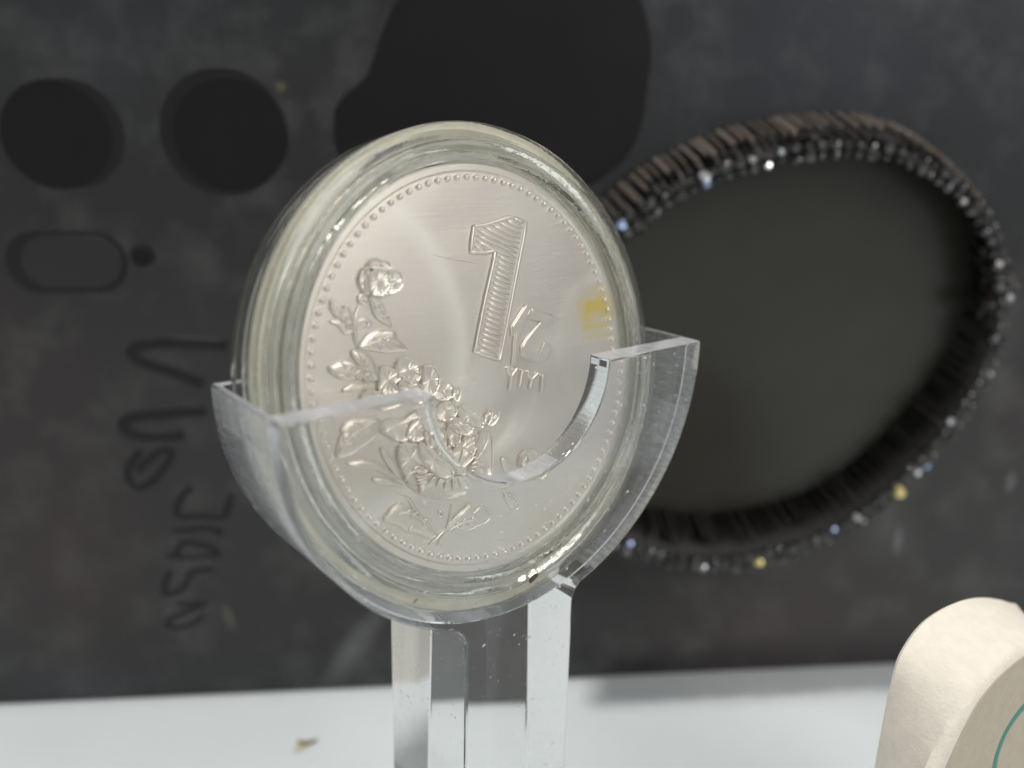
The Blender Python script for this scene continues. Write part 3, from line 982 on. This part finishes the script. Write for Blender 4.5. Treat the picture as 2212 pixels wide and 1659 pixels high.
petal(T6, [(975, 1100), (1000, 1070), (1060, 1110), (1130, 1150), (1200, 1230), (1290, 1290), (1330, 1380), (1290, 1420), (1180, 1410), (1090, 1340), (1010, 1230)], 0.014, 0.008)
for k in range(9):
    t = k / 8
    ridge("petal_line", T6, [(1350 + 40 * t, 1350 - 20 * t), (1400 + 60 * t, 1250 - 40 * t), (1430 + 90 * t, 1120 - 40 * t + 120 * t)], 0.005, n=8, lift=0.014)
for k in range(14):                            # fringe right of and below the flower's heart
    a = radians(-48 + 17 * k)
    d = Vector((cos(a), sin(a)))
    c0 = Vector((1330, 1330)) + Vector((d.x * 190, d.y * 110))
    c1_ = Vector((1330, 1330)) + Vector((d.x * 310, d.y * 220))
    ridge("petal_line", T6, [tuple(c0), tuple((c0 + c1_) / 2 + Vector((0, -12))), tuple(c1_)], 0.006, n=8, lift=0.007)
for k in range(6):
    ridge("petal_line", T6, [(1100 - 5 * k, 1385 + 22 * k), (1030 - 2 * k, 1415 + 28 * k), (955 + 10 * k, 1420 + 34 * k)], 0.006, n=8, lift=0.007)
for pts in ([(920, 1365), (960, 1320), (1040, 1305)], [(840, 1470), (880, 1410), (950, 1390)]):
    ridge("petal_line", T6, pts, 0.008, n=10, lift=0.007)
bm = bmesh.new()
bmesh.ops.create_uvsphere(bm, u_segments=8, v_segments=6, radius=0.008 * U)
st_me = bpy.data.meshes.new("stamen")
bm.to_mesh(st_me)
bm.free()
st_me.materials.append(M_RELIEF)
for k in range(16):
    p = to_coin(T6, [(1235 + random.uniform(-45, 60), 1150 + random.uniform(-70, 60))])[0]
    r = bpy.data.objects.new("stamen", st_me)
    col.objects.link(r)
    r.parent = coin
    r.location = (p.x, (Y0 - 0.016) * U, p.y)
# sprig at the foot
leaf(T7, [(690, 1180), (760, 1070), (830, 1010), (890, 995), (1010, 1100), (1130, 1190), (1270, 1330), (1200, 1380), (1060, 1330), (950, 1310), (830, 1230)], 0.010,
     ([(830, 1120), (920, 1095), (1010, 1110), (1150, 1200), (1285, 1345)], [(700, 1170), (790, 1050), (890, 1000)], [(950, 1300), (1020, 1215)]))
leaf(T7, [(1390, 1250), (1450, 1160), (1550, 1080), (1640, 990), (1680, 1080), (1760, 1030), (1830, 1050), (1880, 1120), (1830, 1200), (1720, 1250), (1600, 1300), (1400, 1290)], 0.010,
     ([(1390, 1300), (1550, 1210), (1780, 1150)], [(1400, 1240), (1500, 1120), (1640, 1000)]))
ridge("stem", T7, [(1190, 1450), (1270, 1380), (1330, 1320), (1380, 1270)], 0.009)
ridge("stem", T7, [(1280, 1460), (1370, 1300), (1420, 1150), (1440, 1000)], 0.006)
ridge("stem", T7, [(860, 880), (960, 940), (1030, 1040), (1150, 1190), (1290, 1340)], 0.007)
ridge("curl", T7, [(1290, 1110), (1310, 1080), (1340, 1100), (1330, 1140), (1300, 1130)], 0.007)
# small bud at the other side
petal(TB_, [(1380, 650), (1410, 600), (1450, 590), (1490, 620), (1480, 680), (1440, 740), (1390, 720)], 0.011)
petal(TB_, [(1430, 640), (1470, 630), (1500, 670), (1480, 730), (1440, 740)], 0.010, 0.003)
leaf(TB_, [(1280, 640), (1330, 660), (1375, 715), (1320, 740), (1290, 700)], 0.009)
leaf(TB_, [(1300, 850), (1345, 845), (1375, 880), (1390, 920), (1345, 940), (1315, 895)], 0.008, ([(1290, 835), (1340, 890), (1385, 925)],))
ridge('stem', TB_, [(1180, 800), (1260, 790), (1340, 750), (1410, 720)], 0.007)
ridge('stem', TB_, [(1230, 795), (1290, 830), (1340, 885)], 0.005)
petal(TB_, [(1390, 640), (1420, 610), (1440, 650), (1425, 690), (1395, 690)], 0.010, 0.004)

# ------------------------------------------------------------------ foam tag at the side
FY = YAW - 0.05
FX = Vector((cos(FY), sin(FY), 0))
FN = Vector((FX.y, -FX.x, 0))
F0 = CAM + ray(2110, 1500) * 3.55
def fo(px, py):
    q = cast(px, py, F0, FN) - F0
    return Vector((q.dot(FX), q.z))
FD = 0.32                                     # its thickness
def fk(px, py):
    P0 = F0 - FN * FD
    q = cast(px, py, P0, FN) - P0
    return Vector((q.dot(FX), q.z))
zb = -F0.z
f_in = [(-0.46, zb), (-0.45, -1.2), (-0.40, -0.72)] + [tuple(fo(*p)) for p in ((2005, 1720), (2030, 1659), (2068, 1575), (2110, 1500), (2160, 1440), (2212, 1398))]
f_in += [(0.55, 0.06), (0.78, -0.05), (0.92, -0.25), (0.97, -0.6), (0.98, zb)]
bk = [fk(*p) for p in ((1885, 1659), (1903, 1560), (1925, 1455), (1945, 1400), (1990, 1340), (2050, 1302), (2110, 1288), (2170, 1298))]
b_in = [(bk[0].x - 0.03, zb), (bk[0].x - 0.02, -1.2), (bk[0].x - 0.01, -0.8)] + [tuple(p) for p in bk]
b_in += [(bk[-1].x + 0.16, bk[-1].y - 0.12), (bk[-1].x + 0.24, -0.6), (bk[-1].x + 0.26, zb)]
fr = smooth_loop([Vector((x, z, 0)) for x, z in f_in], 90, False)
bc = smooth_loop([Vector((x, z, 0)) for x, z in b_in], 90, False)
fV, fF = [], []
fcen = Vector((0.26, -0.6, 0))
for pts, y, inset in ((bc, FD, 0.015), (bc, FD - 0.015, 0.0), (fr, 0.050, 0.0), (fr, 0.028, 0.008), (fr, 0.010, 0.024), (fr, 0.0, 0.050)):
    for p in pts:
        d = (fcen - p)
        d.y *= 0.4
        q = p + d.normalized() * inset
        fV.append(Vector((q.x * U, y * U, max(q.y, zb) * U)))
for k in range(5):
    for i in range(90):
        j = (i + 1) % 90
        fF.append((k * 90 + i, k * 90 + j, (k + 1) * 90 + j, (k + 1) * 90 + i))
fF += [tuple(range(90)), tuple(range(450, 540))]
FM = Matrix((FX, -FN, Zup)).transposed().to_4x4()
FM.translation = F0 * U
foam = tag(empty("foam_tag", FM), "white foam block with rounded top and a green curved line on its shaded face", "foam block")
fb = obj("block", fV, fF, M_FOAM, foam)
b = bmesh.new()
b.from_mesh(fb.data)
for e in b.edges:
    e.smooth = e.calc_face_angle(0) < radians(40)
b.to_mesh(fb.data)
b.free()
def g6(x, y): return ((3000 + x / 1.902) * 0.54, (2200 + y / 1.902) * 0.54)
gp = smooth_loop([fo(*g6(*p)).to_3d() for p in ((1850, 1720), (1857, 1640), (1880, 1540), (1930, 1410), (2000, 1290), (2090, 1180), (2200, 1100), (2330, 1050))], 40, False)
obj("green_line", *tube([Vector((p.x * U, -0.003 * U, p.y * U)) for p in gp], 0.022 * U, 8, None, 0.05), M_GREEN, foam)

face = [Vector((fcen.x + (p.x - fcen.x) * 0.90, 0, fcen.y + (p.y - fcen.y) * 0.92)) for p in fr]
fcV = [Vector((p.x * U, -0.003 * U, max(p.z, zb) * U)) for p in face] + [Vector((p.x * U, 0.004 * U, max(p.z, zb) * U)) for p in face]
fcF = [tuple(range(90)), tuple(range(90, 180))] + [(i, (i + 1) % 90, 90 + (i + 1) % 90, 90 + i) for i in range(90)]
obj("painted_shade_face", fcV, fcF, M_FACE_SHADE, foam, smooth=False)  # added thin panel, its beige paints the shade on the foam face

# ------------------------------------------------------------------ small debris
def bug(px, py):
    p = cast(px, py, Vector((0, 0, 0)), Zup)
    m = Matrix.Translation(p * U)
    e = tag(empty("dead_gnat", m), "tiny dead gnat with tan body and pale wing lying on the tabletop", "insect")
    w = 0.012 * U
    body_m = plain("gnat_tan", (0.22, 0.15, 0.07), 0.5)
    path = smooth_loop([Vector((-0.05, 0.02, 0.012)), Vector((-0.02, 0.0, 0.014)), Vector((0.02, 0.004, 0.014)), Vector((0.05, 0.025, 0.013))], 14, False)
    obj("body", *tube([q * U for q in path], [w * (0.7 + 0.5 * sin(pi * i / 13)) for i in range(14)], 8, None, 1, Zup), body_m, e)
    obj("head", *tube([Vector((0.05, 0.025, 0.013)) * U, Vector((0.058, 0.032, 0.013)) * U, Vector((0.066, 0.036, 0.012)) * U], [w * 0.5, w * 1.0, w * 0.5], 8, None, 1, Zup), plain("gnat_head_dark", (0.05, 0.05, 0.05), 0.4), e)
    wing = smooth_loop([Vector((0.0, 0.0, 0)), Vector((0.02, -0.03, 0)), Vector((-0.03, -0.075, 0)), Vector((-0.06, -0.06, 0)), Vector((-0.05, -0.01, 0))], 24)
    V, Fc = prism([(q.x * U, q.y * U) for q in wing], 0, 0.002 * U)
    V = [Vector((v.x, v.z, v.y + 0.004 * U)) for v in V]
    obj("wing", V, Fc, plain("gnat_wing", (0.50, 0.48, 0.36), 0.35), e)
bug(660, 1609)
def fleck(px, py, name, label, colr, size, plane):
    q = cast(px, py, *plane)
    o_ = bmesh.new()
    bmesh.ops.create_icosphere(o_, subdivisions=2, radius=size * U)
    for v in o_.verts:
        k = 1 + 0.45 * sin(v.co.x * 9000 + v.co.z * 5000)
        v.co = Vector((v.co.x * 1.7 * k, v.co.y * 0.5, v.co.z * 0.7 * k))
    me_ = bpy.data.meshes.new(name)
    o_.to_mesh(me_)
    o_.free()
    x = link(name, me_, plain(name + "_colour", colr, 0.8), None, True)
    x.matrix_world = Matrix.Translation(q * U) @ SW @ Matrix.Rotation(-0.6, 4, 'Y')
    return tag(x, label, "dirt fleck")
SF = (SW @ Vector((0, (YF - 0.004), CZ)), (SW.to_3x3() @ Vector((0, 1, 0))))
fleck(1150, 1252, "dirt_fleck", "dark brown crumb stuck low on the clear cradle near the stem", (0.10, 0.07, 0.05), 0.016, SF)
fleck(896, 1300, "dirt_fleck", "small amber crumb stuck at the bottom of the clear cradle", (0.35, 0.22, 0.08), 0.007, SF)
